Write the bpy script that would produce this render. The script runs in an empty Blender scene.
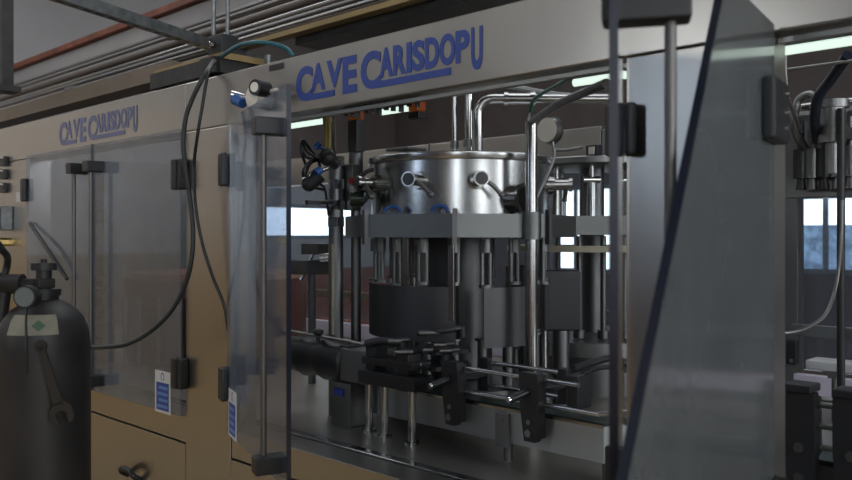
import bpy, bmesh, math, random
from mathutils import Vector, Matrix
random.seed(7)
PI = math.pi
S = bpy.context.scene
COL = S.collection
# ---------------------------------------------------------------- survey: camera station and sight lines
CAM = Vector((0.0, -1.62, 1.5)); FPX = 828.0; CX, HY = 426.0, 236.0
FW = Vector((-.6953, .7187, 0)); RT = Vector((.7187, .6953, 0)); UP = Vector((0, 0, 1))
def ray(x, y): return FW + RT*((x-CX)/FPX) + UP*((HY-y)/FPX)
def P(x, y, t): return CAM + ray(x, y)*t                       # point at depth t
def PY(x, y, Y): r = ray(x, y); return CAM + r*((Y-CAM.y)/r.y)  # point on a plane parallel to the machine's face

# ---------------------------------------------------------------- materials
MATS = {}
def nodes(name):
    m = bpy.data.materials.new(name); m.use_nodes = True
    nt = m.node_tree; b = nt.nodes['Principled BSDF']; MATS[name] = m
    return m, nt, b
def plain(name, col, rough=.5, metal=0., spec=.5, var=0., scale=8., emit=None, es=0., stretch=(1,1,1), bump=0., rvar=0.):
    m, nt, b = nodes(name); L = nt.links
    b.inputs['Base Color'].default_value = (*col, 1); b.inputs['Roughness'].default_value = rough
    b.inputs['Metallic'].default_value = metal; b.inputs['Specular IOR Level'].default_value = spec
    if var or bump or rvar:
        tc = nt.nodes.new('ShaderNodeTexCoord'); mp = nt.nodes.new('ShaderNodeMapping'); mp.inputs['Scale'].default_value = stretch
        nz = nt.nodes.new('ShaderNodeTexNoise'); nz.inputs['Scale'].default_value = scale; nz.inputs['Detail'].default_value = 5
        L.new(tc.outputs['Object'], mp.inputs['Vector']); L.new(mp.outputs['Vector'], nz.inputs['Vector'])
        if var:
            rp = nt.nodes.new('ShaderNodeValToRGB')
            rp.color_ramp.elements[0].position = .3; rp.color_ramp.elements[1].position = .7
            rp.color_ramp.elements[0].color = (*[c*(1-var) for c in col], 1); rp.color_ramp.elements[1].color = (*[min(1, c*(1+var)) for c in col], 1)
            L.new(nz.outputs['Fac'], rp.inputs['Fac']); L.new(rp.outputs['Color'], b.inputs['Base Color'])
        if rvar:
            mr = nt.nodes.new('ShaderNodeMapRange'); mr.inputs['From Min'].default_value = .15; mr.inputs['From Max'].default_value = .85
            mr.inputs['To Min'].default_value = max(.04, rough-rvar); mr.inputs['To Max'].default_value = rough+rvar
            L.new(nz.outputs['Fac'], mr.inputs['Value']); L.new(mr.outputs['Result'], b.inputs['Roughness'])
        if bump:
            bp = nt.nodes.new('ShaderNodeBump'); bp.inputs['Strength'].default_value = bump; bp.inputs['Distance'].default_value = .01
            L.new(nz.outputs['Fac'], bp.inputs['Height']); L.new(bp.outputs['Normal'], b.inputs['Normal'])
    if emit:
        b.inputs['Emission Color'].default_value = (*emit, 1); b.inputs['Emission Strength'].default_value = es
    return m
def pane(name, tint, haze, hazecol, rough=.06, speck=0.):
    """polycarbonate or glass: clear transmission, Fresnel reflection and a little scratched haze"""
    m, nt, b = nodes(name); L = nt.links; nt.nodes.remove(b); out = nt.nodes['Material Output']
    tr = nt.nodes.new('ShaderNodeBsdfTransparent'); tr.inputs[0].default_value = (*tint, 1)
    gl = nt.nodes.new('ShaderNodeBsdfGlossy'); gl.inputs['Roughness'].default_value = rough; gl.inputs[0].default_value = (.95, .95, .95, 1)
    df = nt.nodes.new('ShaderNodeBsdfDiffuse'); df.inputs[0].default_value = (*hazecol, 1)
    tl = nt.nodes.new('ShaderNodeBsdfTranslucent'); tl.inputs[0].default_value = (*hazecol, 1)
    mh = nt.nodes.new('ShaderNodeMixShader'); mh.inputs[0].default_value = .5; L.new(df.outputs[0], mh.inputs[1]); L.new(tl.outputs[0], mh.inputs[2])
    m1 = nt.nodes.new('ShaderNodeMixShader'); L.new(tr.outputs[0], m1.inputs[1]); L.new(mh.outputs[0], m1.inputs[2])
    tc = nt.nodes.new('ShaderNodeTexCoord'); nz = nt.nodes.new('ShaderNodeTexNoise'); nz.inputs['Scale'].default_value = 60 if speck else 5; nz.inputs['Detail'].default_value = 4
    L.new(tc.outputs['Object'], nz.inputs['Vector'])
    mr = nt.nodes.new('ShaderNodeMapRange'); mr.inputs['From Min'].default_value = .35; mr.inputs['From Max'].default_value = .65
    mr.inputs['To Min'].default_value = haze*(.3 if speck else .8); mr.inputs['To Max'].default_value = haze*(1.7 if speck else 1.2)
    L.new(nz.outputs['Fac'], mr.inputs['Value']); L.new(mr.outputs['Result'], m1.inputs[0])
    fr = nt.nodes.new('ShaderNodeFresnel'); ge = nt.nodes.new('ShaderNodeNewGeometry'); ma = nt.nodes.new('ShaderNodeMath'); ma.operation = 'MULTIPLY_ADD'
    ma.inputs[1].default_value = 1/1.5-1.5; ma.inputs[2].default_value = 1.5      # same reflectance entering and leaving the sheet
    L.new(ge.outputs['Backfacing'], ma.inputs[0]); L.new(ma.outputs[0], fr.inputs['IOR'])
    m2 = nt.nodes.new('ShaderNodeMixShader'); L.new(fr.outputs[0], m2.inputs[0]); L.new(m1.outputs[0], m2.inputs[1]); L.new(gl.outputs[0], m2.inputs[2])
    L.new(m2.outputs[0], out.inputs['Surface'])
    return m
steel = plain('brushed_steel', (.44, .42, .39), .30, 1, rvar=.05, scale=2.5)
steel_cool = plain('cool_steel', (.40, .42, .42), .48, 1, rvar=.05, scale=5)
steel_deck = plain('wet_steel', (.40, .38, .34), .36, .85, rvar=.05, scale=4, var=.12)
steel_pol = plain('polished_steel', (.38, .38, .375), .2, 1, rvar=.05, scale=6)
steel_bowl = plain('bowl_steel', (.50, .51, .51), .25, 1, rvar=.04, scale=3)
steel_dark = plain('dull_steel', (.17, .172, .175), .42, 1, rvar=.1, scale=9)
steel_grey = plain('grey_satin_steel', (.25, .255, .255), .42, 1, rvar=.06, scale=9)
galv = plain('galvanised', (.24, .26, .27), .45, .9, var=.25, scale=30)
chrome = plain('chrome', (.72, .73, .74), .1, 1)
black = plain('black_plastic', (.018, .019, .022), .42, 0)
blackm = plain('black_metal', (.03, .031, .034), .38, .3)
iron = plain('dark_iron', (.028, .027, .027), .5, .2, var=.4, scale=14)
cylpaint = plain('dark_cylinder_paint', (.017, .016, .016), .5, 0, var=.4, scale=9)
rubber = plain('black_rubber', (.016, .02, .022), .45)
blue = plain('blue_print', (.025, .06, .30), .5)
bluep = plain('blue_plastic', (.02, .10, .35), .35)
white = plain('white_print', (.62, .63, .64), .5)
palebl = plain('pale_blue_print', (.12, .25, .55), .5)
cream = plain('cream_plastic', (.58, .54, .40), .5)
discwh = plain('dial_white', (.80, .77, .70), .4)
red = plain('red_plastic', (.4, .03, .02), .4)
orange = plain('orange_lens', (.26, .035, .012), .3, emit=(1, .3, .02), es=.06)
green = plain('green_hose', (.01, .14, .10), .35)
teal = plain('teal_hose', (.03, .13, .16), .35)
yellow = plain('yellow_tube', (.50, .40, .13), .4)
brass = plain('brass', (.6, .45, .18), .3, 1)
rust = plain('red_lead_paint', (.20, .065, .038), .6, var=.3, scale=6)
tan = plain('tan_trunking', (.19, .15, .11), .5, .2, var=.12, scale=6)
ochre = plain('ochre_steel', (.33, .235, .10), .5, .2, var=.15, scale=6)
pipegr = plain('grey_conduit', (.20, .195, .195), .4, .8)
pipebr = plain('brown_conduit', (.13, .105, .09), .45, .4)
redbrown = plain('red_brown_guard', (.20, .085, .06), .45)
lav = plain('lavender_window_sheen', (.78, .70, .84), .4)  # pale lavender stands for window light reflected along the back sill
grnprint = plain('green_print', (.03, .08, .04), .5)
labelc = plain('faded_label', (.22, .21, .16), .6, var=.1, scale=40)
tubelit = plain('lit_tube', (.8, .9, .85), .4, emit=(.80, 1.0, .88), es=1.2)
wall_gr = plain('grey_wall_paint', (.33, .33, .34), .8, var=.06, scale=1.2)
wall_bk = plain('brown_brick_paint', (.065, .053, .051), .8, var=.15, scale=3)
ceil_m = plain('dark_ceiling', (.30, .28, .27), .9, var=.15, scale=2)
paper = plain('girder_paint', (.34, .33, .33), .7, var=.06, scale=3)
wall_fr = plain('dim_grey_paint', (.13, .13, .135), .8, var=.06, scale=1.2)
warm_reflector = plain('warm_reflector_paint', (.74, .66, .58), .7, var=.06, scale=2)
ochre_reflector = plain('ochre_reflector_paint', (.50, .35, .17), .6, var=.1, scale=2)
floor_m = plain('ochre_floor', (.38, .27, .135), .5, var=.18, scale=2)
ring_steel = plain('ring_steel', (.18, .187, .185), .42, .9, rvar=.06, scale=9)
guard_m = plain('dark_guard_steel', (.10, .102, .105), .45, .9, rvar=.08, scale=8)
bar_m = plain('bar_steel', (.16, .155, .15), .45, .9)
poly = pane('polycarbonate', (.76, .81, .88), .13, (.36, .43, .56))
poly_old = pane('hazy_polycarbonate', (.80, .83, .88), .30, (.34, .37, .41))
poly_haz = pane('scratched_polycarbonate', (.74, .78, .80), .64, (.24, .258, .265), rough=.12)
glass_bk = pane('back_pane_plastic', (.84, .89, .95), .10, (.30, .38, .50))
edge = plain('pane_edge', (.012, .016, .03), .25)
def daylight(name, col, s):
    return plain(name, col, .4, emit=col, es=s)
day = daylight('daylight_pane', (.90, .95, 1.0), 8.0)
added_roofday = daylight('added_rooflight_pane', (.92, .96, 1.0), 3.0)  # glow of the added rooflights
day_far = daylight('far_daylight_pane', (.90, .96, 1.0), 3.2)
day_fr = daylight('frosted_lower_pane', (.25, .38, .55), .6)
nt_ = day_fr.node_tree; b_ = nt_.nodes['Principled BSDF']; nz_ = nt_.nodes.new('ShaderNodeTexNoise'); nz_.inputs['Scale'].default_value = 16; nz_.inputs['Detail'].default_value = 6; rp_ = nt_.nodes.new('ShaderNodeMapRange'); rp_.inputs['From Min'].default_value = .35; rp_.inputs['From Max'].default_value = .7; rp_.inputs['To Min'].default_value = .25; rp_.inputs['To Max'].default_value = 1.3
tc_ = nt_.nodes.new('ShaderNodeTexCoord'); nt_.links.new(tc_.outputs['Object'], nz_.inputs['Vector']); nt_.links.new(nz_.outputs['Fac'], rp_.inputs['Value']); nt_.links.new(rp_.outputs['Result'], b_.inputs['Emission Strength'])

# ---------------------------------------------------------------- mesh builder
class MB:
    def __init__(s): s.bm = bmesh.new()
    def _add(s, geo, M):
        for v in geo: v.co = M @ v.co
    def box(s, a, b, bev=0., M=None):
        a, b = Vector(a), Vector(b); c = (a+b)/2; d = b-a
        g = bmesh.ops.create_cube(s.bm, size=1)['verts']
        for v in g: v.co = Vector((v.co.x*d.x, v.co.y*d.y, v.co.z*d.z)) + c
        if bev:
            es = list({e for v in g for e in v.link_edges})
            r = bmesh.ops.bevel(s.bm, geom=es, offset=bev, segments=2, affect='EDGES', profile=.5)
            g = list({v for f in r['faces'] for v in f.verts} | {v for v in g if v.is_valid})
        if M is not None: s._add(g, M)
        return s
    def cyl(s, p0, p1, r0, r1=None, n=20, bev=0.):
        p0, p1 = Vector(p0), Vector(p1); r1 = r0 if r1 is None else r1
        d = p1-p0; L = d.length
        g = bmesh.ops.create_cone(s.bm, cap_ends=True, cap_tris=False, segments=n, radius1=r0, radius2=r1, depth=L)['verts']
        M = Matrix.Translation((p0+p1)/2) @ d.to_track_quat('Z', 'Y').to_matrix().to_4x4()
        s._add(g, M)
        return s
    def sph(s, c, r, n=14, sc=(1, 1, 1)):
        g = bmesh.ops.create_uvsphere(s.bm, u_segments=n, v_segments=max(6, n//2+1), radius=r)['verts']
        for v in g: v.co = Vector((v.co.x*sc[0], v.co.y*sc[1], v.co.z*sc[2])) + Vector(c)
        return s
    def lathe(s, c, prof, n=48, a0=0., a1=2*PI):
        c = Vector(c); full = abs(a1-a0-2*PI) < 1e-6; k = n if full else n+1; rings = []
        for r, z in prof:
            if r < 1e-6: rings.append([s.bm.verts.new(c+Vector((0, 0, z)))])
            else: rings.append([s.bm.verts.new(c+Vector((r*math.cos(a0+(a1-a0)*i/n), r*math.sin(a0+(a1-a0)*i/n), z))) for i in range(k)])
        for A, B in zip(rings, rings[1:]):
            for i in range(n):
                j = (i+1) % k
                q = [A[i % len(A)], A[j % len(A)], B[j % len(B)], B[i % len(B)]]
                q2 = []
                for v in q:
                    if v not in q2: q2.append(v)
                if len(q2) > 2: s.bm.faces.new(q2)
        return s
    def tube(s, pts, r, n=10, sub=6):
        pts = [Vector(p) for p in pts]
        if sub > 1 and len(pts) > 2:
            q = []; pp = [pts[0]*2-pts[1]] + pts + [pts[-1]*2-pts[-2]]
            for i in range(1, len(pp)-2):
                a, b, c, d = pp[i-1:i+3]
                for k in range(sub):
                    t = k/sub
                    q.append(.5*((2*b)+(c-a)*t+(2*a-5*b+4*c-d)*t*t+(3*b-3*c+d-a)*t**3))
            pts = q+[pts[-1]]
        prev = None; up = Vector((.3, .2, .93)).normalized(); rings = []
        for i, p in enumerate(pts):
            d = (pts[min(i+1, len(pts)-1)]-pts[max(i-1, 0)]).normalized()
            u = (up - d*up.dot(d));
            if u.length < 1e-3: u = d.orthogonal()
            u.normalize(); w = d.cross(u); up = u
            rings.append([s.bm.verts.new(p+(u*math.cos(2*PI*k/n)+w*math.sin(2*PI*k/n))*r) for k in range(n)])
        for A, B in zip(rings, rings[1:]):
            for k in range(n): s.bm.faces.new((A[k], A[(k+1) % n], B[(k+1) % n], B[k]))
        s.bm.faces.new(rings[0][::-1]); s.bm.faces.new(rings[-1])
        return s
    def prism(s, poly, ex):
        """planar polygon (3-D points) pushed along ex"""
        ex = Vector(ex); A = [s.bm.verts.new(Vector(p)) for p in poly]; B = [s.bm.verts.new(Vector(p)+ex) for p in poly]
        s.bm.faces.new(A[::-1]); s.bm.faces.new(B)
        for i in range(len(A)): s.bm.faces.new((A[i], A[(i+1) % len(A)], B[(i+1) % len(A)], B[i]))
        return s
    def text(s, ch, x0, x1, z0, z1, y, depth=.0012):
        cu = bpy.data.curves.new('t', 'FONT'); cu.body = ch; cu.extrude = .01; cu.offset = .04; cu.resolution_u = 4
        o = bpy.data.objects.new('t', cu); COL.objects.link(o); bpy.context.view_layer.update()
        me = o.evaluated_get(bpy.context.evaluated_depsgraph_get()).to_mesh()
        vs = [v.co.copy() for v in me.vertices]; fs = [list(p.vertices) for p in me.polygons]
        o.to_mesh_clear(); bpy.data.objects.remove(o); bpy.data.curves.remove(cu)
        ax, bx = min(v.x for v in vs), max(v.x for v in vs); ay, by = min(v.y for v in vs), max(v.y for v in vs)
        nv = [s.bm.verts.new((x0+(v.x-ax)/(bx-ax)*(x1-x0), y-(depth if v.z > 0 else 0), z0+(v.y-ay)/(by-ay)*(z1-z0))) for v in vs]
        for f in fs:
            try: s.bm.faces.new([nv[i] for i in f])
            except ValueError: pass
        return s
    def build(s, name, mat, parent=None, smooth=True, M=None):
        bmesh.ops.recalc_face_normals(s.bm, faces=s.bm.faces)
        if M is not None: bmesh.ops.transform(s.bm, matrix=M, verts=s.bm.verts)
        me = bpy.data.meshes.new(name); s.bm.to_mesh(me); s.bm.free()
        me.materials.append(mat)
        if smooth:
            me.polygons.foreach_set('use_smooth', [True]*len(me.polygons))
            if hasattr(me, 'set_sharp_from_angle'): me.set_sharp_from_angle(angle=math.radians(40))
        o = bpy.data.objects.new(name, me); COL.objects.link(o)
        if smooth: wn_ = o.modifiers.new('normals', 'WEIGHTED_NORMAL'); wn_.keep_sharp = True
        if parent is not None:
            o.parent = parent; p = Vector((0, 0, 0)); q = parent
            while q is not None: p += q.location; q = q.parent
            o.location = -p
        return o
def thing(name, label, cat, loc=(0, 0, 0), group=None):
    o = bpy.data.objects.new(name, None); COL.objects.link(o); o.location = loc; o.empty_display_size = .1
    o['label'] = label; o['category'] = cat
    if group: o['group'] = group
    return o
def tag(o, label, cat, group=None):
    o['label'] = label; o['category'] = cat
    if group: o['group'] = group
    return o
def struct(o): o['kind'] = 'structure'; return o
def copy_part(src, parent, M=None):
    c = src.copy(); COL.objects.link(c); c.parent = parent
    return c

# ================================================================ THE ROOM
XL, XR, YF, YB, ZC = -9., 7., -6.5, 7., 4.8
struct(MB().box((XL-.2, YF-.2, -.2), (XR+.2, YB+.2, 0)).build('floor', floor_m, smooth=False))
struct(MB().box((XL-.2, YF-.2, ZC), (XR+.2, YB+.2, ZC+.2)).build('ceiling', ceil_m, smooth=False))
def wall_holes(name, mat, fixed, rng, holes, axis):
    """wall with rectangular window openings; axis 'x' = wall spans X at Y=fixed[0..1]; holes (u0,u1,z0,z1) sorted in u"""
    b = MB()
    def bx(u0, u1, z0, z1):
        if u1-u0 < 1e-4 or z1-z0 < 1e-4: return
        if axis == 'x': b.box((u0, fixed[0], z0), (u1, fixed[1], z1))
        else: b.box((fixed[0], u0, z0), (fixed[1], u1, z1))
    u = rng[0]
    for (a, c, z0, z1) in holes:
        bx(u, a, 0, ZC); bx(a, c, 0, z0); bx(a, c, z1, ZC); u = c
    bx(u, rng[1], 0, ZC)
    return struct(b.build(name, mat, smooth=False))
hr = [(-5.5, -1.5, 1.4, 4.3), (1.0, 5.5, 1.4, 4.3)]
hb = [(-6.15, -5.2, 1.05, 2.12), (-3.75, -2.0, 1.12, 1.92)]
hl = [(4.1, 6.3, 1.46, 1.93)]
hf = [(-4.5, -3.2, 1.95, 3.7), (3.1, 4.3, 1.2, 4.3)]
wall_holes('wall_back', wall_bk, (YB, YB+.2), (XL-.2, XR+.2), hb, 'x')
wall_holes('wall_left', wall_gr, (XL-.2, XL), (YF, YB), hl, 'y')
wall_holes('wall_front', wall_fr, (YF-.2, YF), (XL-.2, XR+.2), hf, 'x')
wall_holes('wall_right', wall_gr, (XR, XR+.2), (YF, YB), hr, 'y')
wn = 0
def window(axis, f, h, mat, mull, low=None):
    global wn; wn += 1
    u0, u1, z0, z1 = h; b = MB(); p = MB(); g = .05
    def bx(B, a, c, d, e, t0, t1):
        if axis == 'x': B.box((a, f+t0, d), (c, f+t1, e))
        else: B.box((f+t0, a, d), (f+t1, c, e))
    bx(b, u0, u1, z0, z0+g, -.03, .03); bx(b, u0, u1, z1-g, z1, -.03, .03)
    for k in range(mull+2):
        u = u0+(u1-u0-g)*k/(mull+1); bx(b, u, u+g, z0+g, z1-g, -.03, .03)
    fr = struct(b.build('window_%d' % wn, galv, smooth=False))
    zz = low or z0+g
    bx(p, u0, u1, zz, z1-g, -.005, .005); o = p.build('pane', mat, fr, smooth=False)
    if low:
        q = MB(); bx(q, u0, u1, z0+g, low, -.005, .005); q.build('frosted_pane', day_fr, fr, smooth=False)
    return fr
window('x', YB+.1, hb[0], day_far, 2)
window('x', YB+.1, hb[1], day_far, 1, 1.61)
window('y', XL-.1, hl[0], day_far, 0)
for h in hf: window('x', YF-.1, h, day, 1)
for h in hr: window('y', XR+.1, h, day, 2)
for (x0, x1, ya, yb) in ((-6.5, -4.5, .3, 2.2), (-3.2, -.6, .3, 2.2), (-5.5, -2.5, -4.2, -2.6), (0, 3, -4.2, -2.6), (-8, -2, 4, 5.2), (-8.6, -6.8, -5.5, .2)):  # unseen rooflights, added to brighten the machine and the left wall
    wn += 1; b = MB().box((x0-.06, ya-.06, ZC-.05), (x1+.06, ya, ZC)).box((x0-.06, yb, ZC-.05), (x1+.06, yb+.06, ZC)).box((x0-.06, ya, ZC-.05), (x0, yb, ZC)).box((x1, ya, ZC-.05), (x1+.06, yb, ZC))
    fr = struct(b.build('window_%d' % wn, galv, smooth=False)); MB().box((x0, ya, ZC-.02), (x1, yb, ZC-.012)).build('pane', added_roofday, fr, smooth=False)
# unseen low red band added behind the photographer, reddens reflections in the doors
struct(MB().box((XL, YF, 0), (XR, YF+.02, 1.15)).build('trim_1', rust, smooth=False))
struct(MB().box((XL, 2.6, 0), (XL+.02, YB-.1, 1.05)).build('trim_2', rust, smooth=False))
struct(MB().box((XL, YF+.1, 0), (XL+.03, 1.5, 1.3)).build('trim_3', ochre_reflector, smooth=False))  # unseen ochre band, added so the steel reflects a warm tone
struct(MB().box((XL, 4.0, 2.25), (XL+.03, YB-.01, ZC-.01)).build('trim_5', wall_bk, smooth=False))
struct(MB().box((XL, YF+.1, 1.3), (XL+.02, .6, 3.0)).build('trim_4', warm_reflector, smooth=False))  # unseen pale band, added to lighten reflections in the upper steel

# ================================================================ THE MACHINE'S ENCLOSURE
ZB, ZT, ZS = 1.895, 2.078, .815
XA, XZ = -6.2, 1.35
enc = thing('bottling_machine', 'long brushed steel bottling machine housing with blue lettered top beam and hinged clear doors', 'machine', (-2.4, 1.05, 0))
posts = [(-6.2, -4.368), (-2.834, -2.527), (-.955, -.634), (.95, 1.35)]
for i, (a, c) in enumerate(posts):
    MB().box((a+.002, 0, .1), (c-.002, .075 if -1 < a < 0 else .11, ZB-.002), .003).build('front_post', steel, enc, smooth=False)
MB().box((XA, 0, ZB), (-2.838, .11, ZT), .004).build('top_beam', steel, enc)
MB().box((-2.834, 0, ZB), (XZ, .11, ZT), .004).build('top_beam', steel, enc, smooth=False)
for (a, c) in ((-4.368, -2.834), (-2.527, -.955), (-.634, .95)):
    MB().box((a, .004, .716), (c, .11, ZS), .004).build('sill_rail', steel, enc)
    pn = MB().box((a+.002, 0, .1), (c-.002, .06, .711), .003).build('lower_panel', steel, enc)
MB().box((XA, .06, 0), (XZ, 2.1, .1)).build('plinth', black, enc, smooth=False)
for (a, c) in ((-4.368, -2.834), (-2.527, -.955), (-.634, .95)):
    MB().box((a, .03, 1.877), (c, .045, 1.890), .002).build('lower_lip', steel_cool, enc, smooth=False)
hd = MB()
c = PY(128, 474, -.03)
hd.tube([c+Vector((-.06, .03, -.02)), c+Vector((-.055, 0, .0)), c+Vector((-.03, -.01, .02)), c+Vector((.03, -.01, .02)), c+Vector((.055, 0, 0)), c+Vector((.06, .03, -.02))], .012)
hd.build('panel_handle', black, enc)
MB().box((XA, .111, .78), (XZ, 2.14, .806)).build('deck', steel_deck, enc, smooth=False)
MB().box((XA, .125, .806), (XZ, .165, .816), .003).build('deck_lip', steel_pol, enc, smooth=False)
# back side
MB().box((XA, 2.14, 1.88), (-2.36, 2.22, ZT), .004).build('back_beam', steel, enc)
MB().box((-2.355, 2.14, 1.88), (XZ, 2.22, ZT-.02), .004).build('back_beam', steel_grey, enc)
for a, c in ((-6.2, -5.5), (-3.95, -3.6), (-1.72, -1.36), (.95, 1.35)):
    MB().box((a, 2.14, .1), (c, 2.22, 1.878), .004).build('back_post', steel_grey, enc)
for a, c in ((-5.5, -3.95), (-3.6, -1.72), (-1.36, .95)):
    MB().box((a, 2.15, .1), (c, 2.22, .806)).build('back_panel', steel_grey, enc, smooth=False)
    MB().box((a, 2.09, .807), (c, 2.135, .90), .004).build('back_sill', lav, enc)
    d = MB().box((a+.004, 2.17, .91), (c-.004, 2.178, 1.876)).build('back_pane', glass_bk, enc, smooth=False)
    MB().box((a, 2.06, 1.07), (c, 2.085, 1.12), .003).build('back_rail', tan if a < -5 else steel_grey, enc, smooth=False)
q = PY(792.5, 352, 2.12)
h = MB().box(q-Vector((.024, .02, .055)), q+Vector((.024, .02, .055)), .01); hb_ = h.build('back_hinge', black, enc)
MB().cyl(q+Vector((.004, -.021, -.035)), q+Vector((.004, -.026, -.035)), .009).build('screw', chrome, hb_)
MB().box((XA, .111, .1), (XA+.05, 2.14, ZT)).build('end_panel', steel_grey, enc, smooth=False)
# studs under the top beam
for k, x in enumerate((346, 352, 358, 366, 372, 379, 386, 393, 401, 409, 417)):
    p = PY(x, 110, .055); MB().cyl((p.x, .056, ZB), (p.x, .056, 1.872-.006*(k % 3)), .008, n=10).build('stud', black, enc)
# lettering on the beam
def lettering(dx, name='blue_lettering', mat=blue):
    b = MB(); y = -.0005; zt, zb = 2.038, 1.927
    b.text('C', -2.146+dx, -2.062+dx, zb, zt, y)
    b.text('A', -2.068+dx, -2.000+dx, zb+.026, zt, y); b.text('V', -1.992+dx, -1.918+dx, zb+.026, zt, y)
    b.text('E', -1.916+dx, -1.852+dx, zb, zt, y)
    b.box((-2.095+dx, y-.0015, zb), (-1.955+dx, y, zb+.019))
    b.text('C', -1.834+dx, -1.748+dx, zb, zt, y)
    x = -1.752
    for ch, w in zip('ARISDOP', (.054, .052, .02, .048, .052, .056, .048)):
        b.text(ch, x+dx, x+w+dx, zb+.026, zt, y); x += w+.002
    b.text('U', x+.004+dx, -1.366+dx, zb, zt, y)
    b.box((-1.785+dx, y-.0015, zb), (-1.475+dx, y, zb+.019))
    return b.build(name, mat, enc, smooth=False)
lettering(0); lettering(-1.85, 'faded_lettering', plain('faded_blue_print', (.17, .18, .32), .55))
b = MB().box((-2.29, -.004, 2.048), (-2.215, 0, 2.066)); b.build('name_plate', blackm, enc, smooth=False)
# pressure regulator on the beam corner
p = PY(259, 91, -.06)
g = MB(); g.cyl(p+Vector((-.035, .06, -.015)), p+Vector((-.035, -.005, -.015)), .035, n=28); g.cyl(p+Vector((-.035, -.005, -.015)), p+Vector((-.035, -.02, -.015)), .035, .012, n=28)
g.cyl(p+Vector((-.01, .03, 0)), p+Vector((.06, .03, 0)), .007)
reg = g.build('air_regulator', discwh, enc)
MB().cyl(p+Vector((.0, .03, .008)), p+Vector((.012, -.025, .008)), .026, n=24).build('gauge', blackm, reg)
MB().cyl(p+Vector((.0118, -.0251, .008)), p+Vector((.0125, -.0275, .008)), .016, n=24).build('gauge_dial', discwh, reg)
p = PY(238, 99, -.05)
v = MB().cyl(p+Vector((-.04, .03, .012)), p+Vector((.05, .03, -.005)), .009).cyl(p+Vector((-.045, .0, .02)), p+Vector((-.02, .05, .01)), .016).build('air_valve', chrome, enc)
MB().cyl(p+Vector((-.015, .0, .0)), p+Vector((.03, .0, -.018)), .02, .017, n=16).build('valve_knob', bluep, v)
# control panel bits at the far left end
for y in (160.5, 173.5, 187):
    p = PY(4, y, -.012)
    k = MB().box(p+Vector((-.04, -.01, -.03)), p+Vector((.025, .012, .022)), .004).build('switch', black, enc)
    MB().cyl(p+Vector((-.022, -.01, .012)), p+Vector((-.022, -.035, .016)), .011).cyl(p+Vector((.008, -.01, .012)), p+Vector((.008, -.035, .016)), .011).build('switch_button', chrome, k)
p = PY(18, 197, -.002); MB().box(p+Vector((-.03, 0, -.025)), p+Vector((.03, .0015, .025))).build('white_sticker', white, enc, smooth=False)
p = PY(3, 218, -.03); k = MB().box(p+Vector((-.08, -.03, -.065)), p+Vector((.06, .029, .06)), .005).build('switch_box', galv, enc)
MB().box(p+Vector((.03, -.032, -.06)), p+Vector((.055, -.0302, .055))).build('box_edge', black, k, smooth=False)
p = PY(3, 242, -.03); MB().cyl(p+Vector((-.03, .03, 0)), p+Vector((-.03, -.02, 0)), .022, n=6).cyl(p+Vector((-.03, -.02, 0)), p+Vector((.03, -.02, .0)), .012).build('brass_fitting', brass, enc)
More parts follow.
